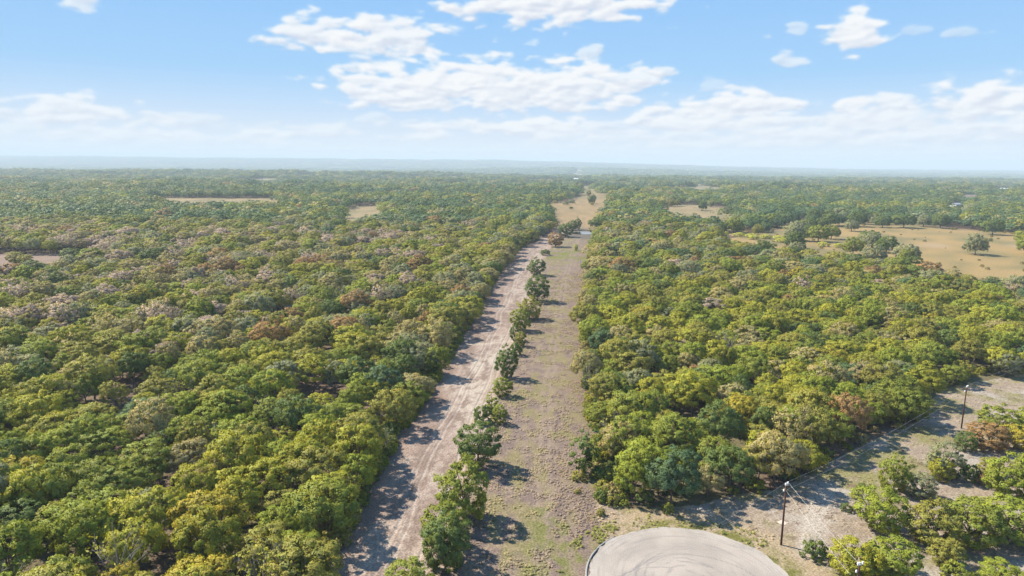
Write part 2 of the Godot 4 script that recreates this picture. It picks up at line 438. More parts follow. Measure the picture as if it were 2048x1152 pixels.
func crown_mesh(seed_: int, lobes: Array, center: Vector3, leaves: int, leaf: float, flat := 0.78, stray := 0.7) -> ArrayMesh:
	var r := RandomNumberGenerator.new()
	r.seed = seed_ + 77
	var verts := PackedVector3Array()
	var norms := PackedVector3Array()
	var cols := PackedColorArray()
	var idx := PackedInt32Array()
	for lb in lobes:
		var lc: Vector3 = lb[0]
		var lr: float = lb[1]
		var outward := (lc - center).normalized()
		var hue := r.randf_range(-1.0, 1.0)
		var val := r.randf_range(0.78, 1.0)
		var n := int(leaves * r.randf_range(0.75, 1.2))
		for k in n:
			var d := (random_dir(r) + Vector3.UP * 0.42 + outward * 0.45).normalized()
			var wob := 1.0 + 0.38 * sin(d.x * 4.0 + hue * 9.0) * sin(d.z * 4.6 + hue * 4.0)
			var p := lc + d * Vector3(1, flat, 1) * (lr * wob * lerpf(0.6, 1.16, r.randf()))
			var nrm := (d + random_dir(r) * stray).normalized()
			if nrm.dot(d) < 0.0:
				nrm = -nrm
			var t1 := nrm.cross(random_dir(r)).normalized()
			var t2 := nrm.cross(t1)
			var s := leaf * r.randf_range(0.65, 1.35)
			t1 *= s * 0.62
			t2 *= s * 0.42
			var soft := (nrm * 0.25 + d * 0.42 + (p - center).normalized() * 0.6).normalized()
			var v := val * r.randf_range(0.84, 1.0)
			var c := Color(v * (0.93 + 0.07 * hue), v * (0.95 + 0.02 * hue), v * (0.9 - 0.1 * hue))
			var a := verts.size()
			verts.append_array([p - t1, p + t2 - t1 * 0.1, p + t1, p - t2 - t1 * 0.1])
			norms.append_array([soft, soft, soft, soft])
			cols.append_array([c, c, c, c])
			idx.append_array([a, a + 1, a + 2, a, a + 2, a + 3])
	var arr := []
	arr.resize(Mesh.ARRAY_MAX)
	arr[Mesh.ARRAY_VERTEX] = verts
	arr[Mesh.ARRAY_NORMAL] = norms
	arr[Mesh.ARRAY_COLOR] = cols
	arr[Mesh.ARRAY_INDEX] = idx
	var m := ArrayMesh.new()
	m.add_surface_from_arrays(Mesh.PRIMITIVE_TRIANGLES, arr)
	return m

func trunk_mesh(seed_: int, lobes: Array, fork: float, radius: float, limbs: int, twigs := false) -> ArrayMesh:
	var r := RandomNumberGenerator.new()
	r.seed = seed_ + 31
	var verts := PackedVector3Array()
	var idx := PackedInt32Array()
	var top := Vector3(r.randf_range(-0.3, 0.3), fork, r.randf_range(-0.3, 0.3))
	add_tube(verts, idx, [Vector3(0, -0.3, 0), Vector3(0, 0.25, 0), top * 0.55, top], [radius * 1.5, radius * 1.05, radius * 0.85, radius * 0.75], 7)
	for k in limbs:
		var lb: Array = lobes[(k * 7 + 1) % lobes.size()]
		var tip: Vector3 = lb[0]
		var mid := top.lerp(tip, 0.5) + Vector3(r.randf_range(-0.4, 0.4), r.randf_range(-0.3, 0.35), r.randf_range(-0.4, 0.4))
		add_tube(verts, idx, [top - Vector3(0, 0.15, 0), mid, tip], [radius * 0.55, radius * 0.34, radius * 0.12], 5)
		if twigs:
			for j in 5:
				var e := tip + random_dir(r) * float(lb[1]) * 1.1 + Vector3(0, 0.3, 0)
				add_tube(verts, idx, [mid.lerp(tip, 0.55 + 0.09 * j), e], [radius * 0.16, radius * 0.05], 3)
	return joined(verts, PackedColorArray(), idx)

func box_mesh(st: SurfaceTool, c: Vector3, s: Vector3) -> void:
	var b := BoxMesh.new()
	b.size = s
	st.append_from(b, 0, Transform3D(Basis(), c))

# ---------------------------------------------------------------- trees
var shapes := []        # each: crown, small crown, trunk, nominal width, nominal height
var tints := []         # each: name, colour, material
var trunk_mat: StandardMaterial3D
var grey_mat: StandardMaterial3D
var white_leaf: StandardMaterial3D

func add_shape(seed_: int, width: float, height: float, base: float, count: int, lowest: float, size: float, leaves: int, leaf: float, limbs: int, fork: float, rough := 0.2, twigs := false, radius := 0.2) -> void:
	var rx := width / 2.0
	var ry := (height - base) / 2.0
	var cy := base + ry
	var lobes := lobes_of(seed_, cy, rx, ry, count, lowest, size, rough)
	var big := crown_mesh(seed_, lobes, Vector3(0, cy - ry * 0.3, 0), leaves, leaf)
	var few := []
	for k in lobes.size():
		if k % 3 == 0:
			few.append([lobes[k][0], lobes[k][1] * 1.45])
	var small := crown_mesh(seed_ + 1, few, Vector3(0, cy - ry * 0.3, 0), maxi(16, leaves / 6), leaf * 2.8, 0.78, 0.35)
	shapes.append({"crown": big, "far": small, "trunk": trunk_mesh(seed_, lobes, fork, radius, limbs, twigs), "w": width, "h": height})

func make_shapes() -> void:
	for k in 6:    # rounded woodland oaks on a clear trunk
		add_shape(100 + k, 8.2 + 0.4 * (k % 3), 9.2 + 0.3 * (k % 2), 1.9 - 0.3 * (k % 3), 70 + 3 * k, -0.55, 0.165, 215, 0.205, 7, 2.6, 0.07 + 0.05 * (k % 3))
	for k in 3:    # trees grown in the open, leafy almost to the ground
		add_shape(200 + k, 8.0, 9.6, 0.3, 92, -0.95, 0.168, 150, 0.24, 7, 2.6, 0.12)
	add_shape(301, 3.8, 9.6, 0.6, 36, -0.98, 0.25, 150, 0.27, 6, 4.4, 0.42)             # 9: narrow, in tiers
	add_shape(302, 4.4, 3.2, -0.2, 30, -0.6, 0.22, 90, 0.26, 5, 0.5, 0.25, false, 0.08)  # 10: bush
	add_shape(303, 8.2, 8.2, 2.0, 56, -0.5, 0.18, 46, 0.28, 14, 2.6, 0.25, true)        # 11: thin crown with bare twigs
	add_shape(304, 15.0, 11.0, 0.8, 84, -0.75, 0.15, 110, 0.5, 9, 2.4, 0.2, false, 0.4)  # 12: broad field oak
	add_shape(305, 7.6, 8.0, 2.2, 30, -0.5, 0.2, 6, 0.3, 22, 2.6, 0.25, true, 0.13)           # 13: bare

func make_tints() -> void:
	var list := [["yellow-green", Color(0.295, 0.285, 0.034)], ["mid-green", Color(0.21, 0.232, 0.038)], ["deep green", Color(0.12, 0.16, 0.042)], ["olive", Color(0.255, 0.238, 0.05)], ["tan-green", Color(0.33, 0.28, 0.125)], ["rust-brown", Color(0.3, 0.185, 0.08)],
		["grey-green", Color(0.24, 0.245, 0.135)], ["golden", Color(0.33, 0.275, 0.036)], ["pinkish brown", Color(0.385, 0.295, 0.255)], ["bright green", Color(0.232, 0.262, 0.034)], ["lime", Color(0.43, 0.43, 0.08)], ["blue-green", Color(0.098, 0.15, 0.068)]]
	for t in list:
		var c: Color = t[1]
		tints.append([t[0], c, leafy(c * 1.42, Color(0.6, 0.6, 0.26))])
	trunk_mat = matte(Color(0.12, 0.095, 0.075))
	grey_mat = matte(Color(0.23, 0.21, 0.19))
	white_leaf = leafy(Color(1, 1, 1), Color(0.6, 0.6, 0.26))

func blue_green_patch(x: float, d: float) -> bool:  # noise patches where the blue-green tint outweighs the other greens
	return n_big.get_noise_2d(x * 0.4 + 500.0, d * 0.8) > -0.09

func pick_tint(x: float, d: float, r: RandomNumberGenerator) -> int:
	var w := [3.0, 2.6, 0.8, 2.4, 1.0, 0.22, 0.7, 0.5, 0.12, 2.2, 0.0, 0.0]
	var a := n_mid.get_noise_2d(x * 0.25, d * 0.25)
	if x < along(left_edge, d):
		if d < 165.0:
			w = [5.0, 2.6, 0.5, 2.4, 0.3, 0.06, 0.15, 0.4, 0.05, 3.0, 0.0, 0.3]
		elif d < 540.0 and x < -35.0:
			var dry := smoothstep(-25.0, -110.0, x) * smoothstep(175.0, 235.0, d) * clampf(1.1 + a * 2.0, 0.0, 1.5)
			w = [2.4, 2.2, 0.7, 2.4 + dry, 1.2 + 4.0 * dry, 0.2 + 0.6 * dry, 0.7 + 2.5 * dry, 0.4, 0.1 + 5.5 * dry, 1.8, 0.0, 0.0]
		elif d < 620.0:
			w = [1.6, 2.2, 1.2, 2.4, 2.4, 0.2, 1.6, 0.2, 0.12, 0.8, 0.0, 0.4]
	else:
		if d < 320.0:
			w = [2.8, 3.2, 0.9, 2.8, 1.2, 0.12, 0.5, 0.2, 0.2, 2.2, 0.0, 0.3]
		elif d < 620.0:
			w = [1.0, 2.4, 2.0, 2.2, 1.8, 0.4, 1.5, 0.15, 0.25, 0.6, 0.0, 0.6]
	if d >= 620.0:   # darker, bluer tint mix from this distance on, strongest in noise patches
		w = [0.1, 0.5, 2.6, 0.6, 0.2, 0.1, 0.4, 0.0, 0.0, 0.0, 0.0, 4.5] if blue_green_patch(x, d) else [0.2, 1.6, 4.0, 1.2, 0.4, 0.1, 0.6, 0.0, 0.0, 0.1, 0.0, 1.6]
	var total := 0.0
	for v in w:
		total += v
	var at := r.randf() * total
	for i in w.size():
		at -= w[i]
		if at <= 0.0:
			return i
	return 1

func tree(called: String, label: String, category: String, group: String, shape: int, tint: int, x: float, d: float, w: float, h: float, turn: float, bark: Material = null) -> Node3D:
	var s: Dictionary = shapes[shape]
	var t := thing(called, label, category, Vector3(x, land(x, d), -d), turn, group)
	var k := Vector3(w / float(s.w), h / float(s.h), w / float(s.w))
	var tr := piece("trunk", s.trunk, bark if bark else trunk_mat, t)
	tr.scale = k
	var cr := piece("crown", s.crown, tints[tint][2], t)
	cr.scale = k
	return t

func nth(n: int) -> String:
	var words := ["nearest", "second nearest", "third nearest", "fourth nearest", "fifth nearest", "sixth nearest", "seventh nearest", "eighth nearest", "ninth nearest", "tenth nearest"]
	return words[n] if n < 10 else "%dth nearest" % (n + 1) if not (n + 1) % 10 in [1, 2, 3] or (n + 1) in [11, 12, 13] else "%d%s nearest" % [n + 1, ["st", "nd", "rd"][n % 10]]

func woodland() -> void:
	var r := RandomNumberGenerator.new()
	r.seed = 42
	var spots := []   # [depth, x, d, shape, tint, w, h, turn, value]
	var far := {}
	var bands := [[62.0, 190.0, 6.8, 1.0], [190.0, 340.0, 7.5, 1.1], [340.0, 620.0, 9.0, 1.32], [620.0, 1300.0, 12.0, 1.9], [1300.0, 2300.0, 16.0, 2.5], [2300.0, 3900.0, 21.0, 3.0]]
	for bd in bands:
		var step: float = bd[2]
		var d: float = bd[0]
		var row := 0
		while d < bd[1]:
			var reach := 0.8 * d + 34.0
			var x := -reach + (row % 2) * step * 0.5
			while x < reach:
				var px := x + r.randf_range(-0.38, 0.38) * step
				var pd := d + r.randf_range(-0.38, 0.38) * step
				x += step
				var keep := r.randf()
				var shape := r.randi() % 6
				var size := r.randf_range(0.66, 1.3)
				var tall := r.randf_range(0.74, 1.24)
				var turn := r.randf() * TAU
				var value := r.randf_range(0.82, 1.14)
				var tint := pick_tint(px, pd, r)
				if not wooded(px, pd):
					continue
				if keep < 0.03:
					continue
				if (tint == 8 and keep > 0.6) or (tint == 4 and keep > 0.85):
					shape = 11
				elif keep > 0.975:
					shape = 13
				var w: float = 8.4 * bd[3] * size
				var h: float = 8.6 * lerpf(1.0, bd[3], 0.4) * (0.55 + 0.45 * size) * tall
				var near := pd < 620.0
				var item := [pd, px, pd, shape, tint, w, h, turn, value]
				if near and cam.is_position_in_frustum(Vector3(px, 6.0, -pd)) and pd > 74.0:
					spots.append(item)
				else:
					var key := [shape % 14, near]
					if not far.has(key):
						far[key] = []
					far[key].append(item)
			d += step * 0.87
			row += 1
	spots.sort_custom(func(a, b): return a[0] < b[0])
	var groups := {}
	for i in mini(300, spots.size()):
		var s: Array = spots[i]
		var side := "left" if s[1] < along(left_edge, s[2]) else "right"
		var gap: float = along(left_edge, s[2]) - s[1] if side == "left" else s[1] - along(right_edge, s[2])
		var where := ""
		if side == "left":
			where = "along the dirt track's left edge" if gap < 6.0 else "just behind the trees edging the dirt track" if gap < 18.0 else "in the middle of the near left woodland" if gap < 42.0 else "at the far left of the near left woodland"
		else:
			where = "along the grass strip's right edge" if gap < 7.0 else "in the woods behind the gravel turnaround" if s[1] < 50.0 else "in the woods beside the power line cut"
		var big := "broad" if s[5] > 9.6 else "small" if s[5] < 7.6 else "medium"
		var look := "bare grey" if s[3] == 13 else "thin-crowned " + str(tints[s[4]][0]) if s[3] == 11 else str(tints[s[4]][0])
		var key := "%s %s tree %s" % [big, look, where]
		if not groups.has(key):
			groups[key] = []
		groups[key].append(s)
	for key in groups:
		var list: Array = groups[key]
		for k in list.size():
			var s: Array = list[k]
			var label: String = key if list.size() == 1 else "%s, %s" % [key, nth(k)]
			tree("oak_tree", label, "tree", "oaks of the near woodland", s[3] % 4 if s[3] < 6 else s[3], s[4], s[1], s[2], s[5], s[6], s[7], grey_mat if s[3] == 13 else null)
	for i in range(300, spots.size()):
		var key := [spots[i][3], true]
		if not far.has(key):
			far[key] = []
		far[key].append(spots[i])
	var near_mass := thing("oak_woodland", "dense oak woodland on both sides of the cleared strip behind the nearest trees", "woodland", Vector3.ZERO, 0.0, "", "stuff")
	var far_mass := thing("distant_woodland", "dark blue-green distant woodland reaching to the far ridges", "woodland", Vector3.ZERO, 0.0, "", "stuff")
	for key in far:
		var where := []
		var cols := []
		for s in far[key]:
			var sh: Dictionary = shapes[s[3]]
			var b := Basis(Vector3.UP, s[7]).scaled_local(Vector3(s[5] / float(sh.w), s[6] / float(sh.h), s[5] / float(sh.w)))
			where.append(Transform3D(b, Vector3(s[1], land(s[1], s[2]), -s[2])))
			var c: Color = tints[s[4]][1] * 1.42 * s[8]
			cols.append(c)
		var sh: Dictionary = shapes[key[0]]
		if key[1]:
			many("crowns", sh.crown, white_leaf, where, cols, near_mass)
			many("trunks", sh.trunk, grey_mat if key[0] == 13 else trunk_mat, where, [], near_mass)
		else:
			many("crowns", sh.far, white_leaf, where, cols, far_mass)
	# far groves: patches of about twenty small crowns each
	var patches := []
	for k in 4:
		var lobes := []
		for j in 26:
			lobes.append([Vector3(r.randf_range(-36, 36), r.randf_range(4.0, 8.0), r.randf_range(-36, 36)), r.randf_range(6.0, 9.5)])
		patches.append(crown_mesh(900 + k, lobes, Vector3(0, -20, 0), 34, 5.2, 0.75, 0.3))
	var put := [[], [], [], []]
	var col := [[], [], [], []]
	var d := 3900.0
	while d < 14600.0:
		var step := 44.0 + (d - 3900.0) * 0.006
		var x := -0.8 * d
		while x < 0.8 * d:
			var px := x + r.randf_range(-0.4, 0.4) * step
			var pd := d + r.randf_range(-0.4, 0.4) * step
			x += step
			var k := r.randi() % 4
			var v := r.randf_range(0.8, 1.2)
			var pick := r.randf()
			var turn := r.randf() * TAU
			if n_big.get_noise_2d(px * 0.25 + 900.0, pd * 0.12) > 0.3 or not wooded(px, pd):
				continue
			put[k].append(Transform3D(Basis(Vector3.UP, turn).scaled_local(Vector3.ONE * step / 44.0), Vector3(px, land(px, pd), -pd)))
			col[k].append((tints[11][1] if pick < (0.7 if blue_green_patch(px, pd) else 0.2) else tints[2][1] if pick < 0.85 else tints[1][1]) * 1.42 * v)
		d += step * 0.9
	for k in 4:
		many("groves", patches[k], white_leaf, put[k], col[k], far_mass)

# ---------------------------------------------------------------- built things
func pole(label: String, x: float, d: float, h: float, arm_turn: float, transformer: bool) -> void:
	var t := thing("utility_pole", label, "utility pole", Vector3(x, 0.1, -d), 0.0, "wooden power poles")
	var verts := PackedVector3Array()
	var idx := PackedInt32Array()
	add_tube(verts, idx, [Vector3(0, -0.5, 0), Vector3(0, h * 0.5, 0), Vector3(0, h, 0)], [0.17, 0.15, 0.12], 10)
	piece("shaft", joined(verts, PackedColorArray(), idx), matte(Color(0.075, 0.033, 0.026), 0.85), t)
	var cap := CylinderMesh.new()
	cap.top_radius = 0.11
	cap.bottom_radius = 0.16
	cap.height = 0.12
	cap.radial_segments = 10
	piece("cap", cap, matte(Color(0.55, 0.55, 0.52), 0.6), t).position = Vector3(0, h + 0.06, 0)
	var white := matte(Color(0.78, 0.79, 0.8), 0.35)
	var arm := BoxMesh.new()
	arm.size = Vector3(0.9, 0.09, 0.09)
	var am := piece("bracket", arm, matte(Color(0.45, 0.45, 0.45), 0.5), t)
	am.position = Vector3(0, h - 0.12, 0.19)
	am.rotation.y = arm_turn
	for s in [[-0.38, h + 0.02], [0.38, h + 0.02], [-0.3, h - 1.25]]:
		var v2 := PackedVector3Array()
		var i2 := PackedInt32Array()
		add_tube(v2, i2, [Vector3(0, -0.1, 0), Vector3(0, 0.0, 0), Vector3(0, 0.04, 0), Vector3(0, 0.12, 0), Vector3(0, 0.16, 0), Vector3(0, 0.26, 0)], [0.05, 0.12, 0.07, 0.14, 0.08, 0.1], 8)
		var q := piece("insulator", joined(v2, PackedColorArray(), i2), white, t)
		q.position = Vector3(s[0], s[1], 0.19 if s[1] > h - 0.5 else 0.0)
		if s[1] > h - 0.5:
			q.position = Vector3(s[0] * cos(arm_turn), s[1], 0.19 - s[0] * sin(arm_turn))
	if transformer:
		var st := SurfaceTool.new()
		box_mesh(st, Vector3(-0.26, h - 1.3, 0), Vector3(0.25, 0.08, 0.08))
		piece("side_pin", st.commit(), matte(Color(0.4, 0.4, 0.4), 0.5), t)

func wire(label: String, a: Vector3, b: Vector3, sag: float, radius: float) -> void:
	var pts := []
	var rad := []
	for k in 25:
		var s := k / 24.0
		pts.append((b - a) * s - Vector3(0, 4.0 * sag * s * (1.0 - s), 0))
		rad.append(radius)
	var verts := PackedVector3Array()
	var idx := PackedInt32Array()
	add_tube(verts, idx, pts, rad, 6)
	var m := matte(Color(0.62, 0.62, 0.63), 0.35)
	m.metallic = 0.4
	var o := piece("power_line", joined(verts, PackedColorArray(), idx), m, self)
	o.position = a
	tag(o, label, "wire", "power lines of the cut")

func shed(label: String, x: float, d: float, s: Vector3, turn: float, wall: Color, roof: Color, group: String) -> void:
	var t := thing("farm_building", label, "building", Vector3(x, land(x, d) - 0.2, -d), turn, group)
	var verts := PackedVector3Array([Vector3(-s.x, 0, s.z), Vector3(s.x, 0, s.z), Vector3(s.x, s.y, s.z), Vector3(-s.x, s.y, s.z), Vector3(-s.x, 0, -s.z), Vector3(s.x, 0, -s.z), Vector3(s.x, s.y, -s.z), Vector3(-s.x, s.y, -s.z), Vector3(-s.x, s.y * 1.5, 0), Vector3(s.x, s.y * 1.5, 0)])
	var idx := PackedInt32Array([0, 3, 2, 0, 2, 1, 5, 6, 7, 5, 7, 4, 4, 7, 3, 4, 3, 0, 7, 8, 3, 1, 2, 6, 1, 6, 5, 2, 9, 6])
	var st := SurfaceTool.new()
	st.begin(Mesh.PRIMITIVE_TRIANGLES)
	for i in idx:
		st.set_smooth_group(-1)
		st.add_vertex(verts[i])
	st.generate_normals()
	piece("wall", st.commit(), matte(wall), t)
	st = SurfaceTool.new()
	for side in [-1.0, 1.0]:
		var pitch := atan2(s.y * 0.5, s.z)
		var slab := BoxMesh.new()
		slab.size = Vector3(s.x * 2.0 + 0.8, 0.15, sqrt(s.z * s.z + s.y * s.y * 0.25) + 0.5)
		st.append_from(slab, 0, Transform3D(Basis(Vector3.RIGHT, pitch * side), Vector3(0, s.y * 1.25 + 0.1 - 0.06, s.z * 0.5 * side + 0.12 * side)))
	piece("roof", st.commit(), matte(roof, 0.45), t)
	for k in 3:
		st = SurfaceTool.new()
		if k == 0:
			box_mesh(st, Vector3(-s.x * 0.4, s.y * 0.36, s.z + 0.03), Vector3(s.x * 0.4, s.y * 0.72, 0.08))
			piece("door", st.commit(), matte(Color(0.16, 0.14, 0.13)), t)
		else:
			box_mesh(st, Vector3(s.x * (0.1 + 0.4 * (k - 1)), s.y * 0.55, s.z + 0.03), Vector3(s.x * 0.2, s.y * 0.35, 0.08))
			piece("window", st.commit(), matte(Color(0.06, 0.07, 0.08), 0.15), t)

func tuft_mesh(seed_: int, blades: int, height: float, spread: float, width: float) -> ArrayMesh:
	var r := RandomNumberGenerator.new()
	r.seed = seed_
	var verts := PackedVector3Array()
	var norms := PackedVector3Array()
	var cols := PackedColorArray()
	for k in blades:
		var a := r.randf() * TAU
		var base := Vector3(cos(a), 0, sin(a)) * spread * r.randf() * 0.5
		var tip := base + Vector3(cos(a) * spread * r.randf_range(0.3, 1.0), height * r.randf_range(0.6, 1.1), sin(a) * spread * r.randf_range(0.3, 1.0))
		var side := Vector3(-sin(a), 0, cos(a)) * width
		var n := (Vector3.UP + Vector3(cos(a), 0, sin(a)) * 0.6).normalized()
		var v := r.randf_range(0.75, 1.0)
		verts.append_array([base - side, tip, base + side])
		norms.append_array([n, n, n])
		cols.append_array([Color(v, v, v), Color(v, v, v), Color(v, v, v)])
	var arr := []
	arr.resize(Mesh.ARRAY_MAX)
	arr[Mesh.ARRAY_VERTEX] = verts
	arr[Mesh.ARRAY_NORMAL] = norms
	arr[Mesh.ARRAY_COLOR] = cols
	var m := ArrayMesh.new()
	m.add_surface_from_arrays(Mesh.PRIMITIVE_TRIANGLES, arr)
	return m

func geometric(from: float, to: float, first: float, power: float) -> PackedFloat32Array:
	var out := PackedFloat32Array()
	var d := from
	while d < to:
		out.append(d)
		d += first * pow(d / from, power)
	out.append(to)
	return out

# ---------------------------------------------------------------- the scene
func _ready() -> void:
	# camera
	cam = Camera3D.new()
	cam.name = "camera"
	add_child(cam)
	cam.position = Vector3(0, 60, 0)
	cam.basis = Basis(Vector3.RIGHT, deg_to_rad(-10.3)) * Basis(Vector3.BACK, deg_to_rad(0.5))
	cam.fov = 45.76
	cam.near = 1.0
	cam.far = 45000.0
	# sky and haze
	var env := Environment.new()
	env.background_mode = Environment.BG_SKY
	var sky_mat := PanoramaSkyMaterial.new()
	sky_mat.panorama = make_sky()
	var sky := Sky.new()
	sky.sky_material = sky_mat
	env.sky = sky
	env.background_energy_multiplier = 1.0 / EXPOSURE
	env.tonemap_mode = Environment.TONE_MAPPER_LINEAR
	env.tonemap_exposure = EXPOSURE
	env.fog_enabled = true
	env.fog_density = 0.00013
	env.fog_light_color = Color(0.68, 0.83, 0.935).linear_to_srgb()
	env.sdfgi_enabled = true
	env.ssao_enabled = true
	env.ssil_enabled = true
	var we := WorldEnvironment.new()
	we.name = "environment"
	we.environment = env
	add_child(we)
	# sun: from the left and a little ahead, 45 degrees high
	var sun := DirectionalLight3D.new()
	sun.name = "sun"
	sun.light_energy = 1.5
	sun.light_color = Color(1.0, 0.955, 0.88)
	sun.light_angular_distance = 0.5
	sun.shadow_enabled = true
	add_child(sun)
	sun.look_at_from_position(Vector3.ZERO, Vector3(0.61, -0.72, 0.31))

	n_fine.seed = 3
	n_fine.frequency = 0.55
	n_fine.fractal_octaves = 3
	n_mid.seed = 8
	n_mid.frequency = 0.045
	n_mid.fractal_octaves = 4
	n_big.seed = 21
	n_big.frequency = 0.0042
	n_big.fractal_octaves = 2
	for k in yards.size():   # the open ground in front of each far building
		var y: Vector4 = yards[k]
		var foot := land(y.x, y.y) + 3.0
		var d := y.y
		while d > y.y * 0.74 and lerpf(foot, 60.0, 1.0 - d / y.y) < land(y.x * d / y.y, d) + 15.0:
			d -= 20.0
		yards[k].w = d - 20.0
	fields = [right_field, small_field, left_clearing, far_left_field, mid_left_field, glade]

	# the ground: one sheet to the horizon
	var xs := PackedFloat32Array()
	for i in 301:
		xs.append(26.0 * sinh((i / 150.0 - 1.0) * 7.15))
	var ds := PackedFloat32Array([-800.0, -300.0, -100.0, 0.0, 40.0])
	ds.append_array(geometric(66.0, 17000.0, 2.4, 1.08))
	var soil := grain(4, 0.02, 0.55, 1.0)
	var soil_near := earth(soil, 5.0, 3.0)
	var ground := piece("ground", sheet(xs, ds, func(u, v): return Vector3(u, land(u, v), v), ground_color), earth(soil, 9.0, 0.0), self)
	tag(ground, "leaf-strewn woodland ground and dry fields reaching to the horizon", "ground", "", "structure")
	# the bare side and the grassed side of the cleared strip
	var across := PackedFloat32Array()
	for i in 111:
		across.append(i / 110.0)
	var rows := geometric(70.0, 690.0, 0.3, 1.45)
	var track := piece("dirt_track", sheet(across, rows, func(u, v): var x := lerpf(along(left_edge, v) - 4.0, along(row_line, v), u); return Vector3(x, micro(x, v), v), ground_color), soil_near, self)
	tag(track, "bare pinkish dirt track with pale ruts left of the tree row", "path", "", "structure")
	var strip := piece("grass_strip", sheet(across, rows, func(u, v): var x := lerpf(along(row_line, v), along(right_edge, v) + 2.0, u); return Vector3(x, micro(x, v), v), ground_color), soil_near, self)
	tag(strip, "dry mown grass strip right of the tree row", "grass strip", "", "structure")
	var us := PackedFloat32Array()
	for i in 251:
		us.append(12.0 + i * 0.56)
	var clear := piece("sandy_clearing", sheet(us, geometric(70.0, 208.0, 0.36, 0.8), func(u, v): return Vector3(u, micro(u, v) + 0.035 * clampf((u - 12.0) * 0.5 - 0.5, -0.5, 1.0), v), ground_color), soil_near, self)
	tag(clear, "sandy weed-grown clearing under the power line", "clearing", "", "structure")
	# the gravel turnaround with its kerb
	var hub := Vector2(26.6, 90.4)
	var radii := PackedFloat32Array()
	for i in 61:
		radii.append(15.0 * i / 60.0 + 0.01)
	var ragged := func(a): return 1.0 + 0.035 * n_fine.get_noise_2d(cos(a) * 4.0, sin(a) * 4.0) + 0.022 * n_fine.get_noise_2d(cos(a) * 17.0, sin(a) * 17.0)
	var gravel := func(x, d):
		var q := Vector2(x, d) - hub
		var rr := q.length()
		var an := q.angle()
		var c := Color(0.35, 0.315, 0.28).lerp(Color(0.42, 0.375, 0.33), clampf(0.5 + n_mid.get_noise_2d(x * 3.0, d * 3.0) * 1.3, 0.0, 1.0))
		var swirl := n_fine.get_noise_2d(rr * 2.1, an * 1.6 + 4.0) + 0.6 * n_fine.get_noise_2d(rr * 5.5 + 30.0, an * 2.2)
		c = c.lerp(Color(0.265, 0.245, 0.235), clampf(swirl * 1.25 - 0.12, 0.0, 0.75) * smoothstep(1.5, 4.0, rr))
		for k in 5:   # tyre arcs
			var oc := Vector2(-4.0 + 2.2 * k, -6.0 + 1.1 * k)
			var rad := 9.5 + 0.6 * k
			var gap := absf((q - oc).length() - rad)
			c = c.lerp(Color(0.22, 0.205, 0.2), 0.6 * (1.0 - smoothstep(0.06, 0.16, gap)) * smoothstep(0.0, 0.3, n_fine.get_noise_2d(an * 2.0 + k * 7.0, rr * 0.2) + 0.15))
		return c.lerp(Color(0.47, 0.45, 0.42), smoothstep(13.2, 14.6, rr + n_fine.get_noise_2d(x, d) * 2.5) * 0.25)
	var turn_pad := piece("gravel_turnaround", fan(hub, radii, 180, ragged, func(x, d): return 0.3 + 0.012 * n_fine.get_noise_2d(x, d), gravel), earth(grain(6, 0.03, 0.72, 1.0), 3.0, 1.2), self)
	tag(turn_pad, "pale round gravel turnaround marked by tyre arcs", "turnaround", "", "structure")
	var kv := PackedVector3Array()
	var ki := PackedInt32Array()
	var kp := []
	var kr := []
	for i in 40:
		var a := deg_to_rad(128.0 + i * 2.1)
		kp.append(Vector3(hub.x + cos(a) * 15.3, 0.2, -(hub.y + sin(a) * 15.3)))
		kr.append(0.17)
	add_tube(kv, ki, kp, kr, 6)
	var kerb := piece("kerb", joined(kv, PackedColorArray(), ki), matte(Color(0.24, 0.235, 0.225), 0.9), self)
	tag(kerb, "curved grey concrete kerb on the left rim of the gravel turnaround", "kerb", "", "structure")
	# the pond
	var shore := func(a): return 1.0 + 0.16 * n_fine.get_noise_2d(cos(a) * 1.6 + 5.0, sin(a) * 1.6)
	var water := StandardMaterial3D.new()
	water.albedo_color = Color(0.12, 0.13, 0.11)
	water.roughness = 0.06
	water.metallic_specular = 0.5
	var pond := piece("pond", fan(Vector2(66, 604), PackedFloat32Array([0.01, 5.0, 10.5, 13.0]), 60, shore, func(_x, _d): return 0.34, func(_x, _d): return Color(1, 1, 1)), water, self)
	tag(pond, "small farm pond shining white between the strip and the hay field", "pond", "", "structure")
	# the far end of the cleared strip on the hill
	var fx := PackedFloat32Array([-1.0, -0.55, -0.2, 0.0, 0.2, 0.55, 1.0])
	var far_strip := piece("far_clearing", sheet(fx, geometric(5200.0, 8200.0, 60.0, 0.3), func(u, v): var x: float = 438.0 + 0.093 * (v - 4700.0) + u * (22.0 + 0.003 * v); return Vector3(x, land(x, v) + 1.5, v), func(x, d): return Color(0.46, 0.38, 0.27) if absf(n_fine.get_noise_2d(x * 0.02, d * 0.004)) < 0.28 else Color(0.2, 0.2, 0.12)), earth(soil, 60.0, 0.0), self)
	tag(far_strip, "pale far end of the cleared strip climbing the hill", "clearing", "", "structure")

	make_shapes()
	make_tints()
	woodland()
	row_trees()
	field_trees()
	corner_trees()
	grasses()

	# power poles and wires
	pole("dark red-brown utility pole standing beside the gravel turnaround", 43.6, 100.6, 10.6, 0.7, true)
	pole("utility pole farther up the power line cut, in front of the grassy gap", 105.2, 151.1, 10.3, 0.7, false)
	pole("pole top with white insulators above the bottom edge bushes", 44.9, 79.9, 9.9, 0.3, true)
	pole("pole before the turnaround, below the picture's edge", 2.0, 66.5, 10.4, 0.7, false)
	var p1 := Vector3(43.6, 10.9, -100.6)
	var p2 := Vector3(105.2, 10.6, -151.1)
	var p3 := Vector3(44.9, 10.2, -79.9)
	var p0 := Vector3(2.0, 10.7, -66.5)
	var low := Vector3(0, -1.3, 0)
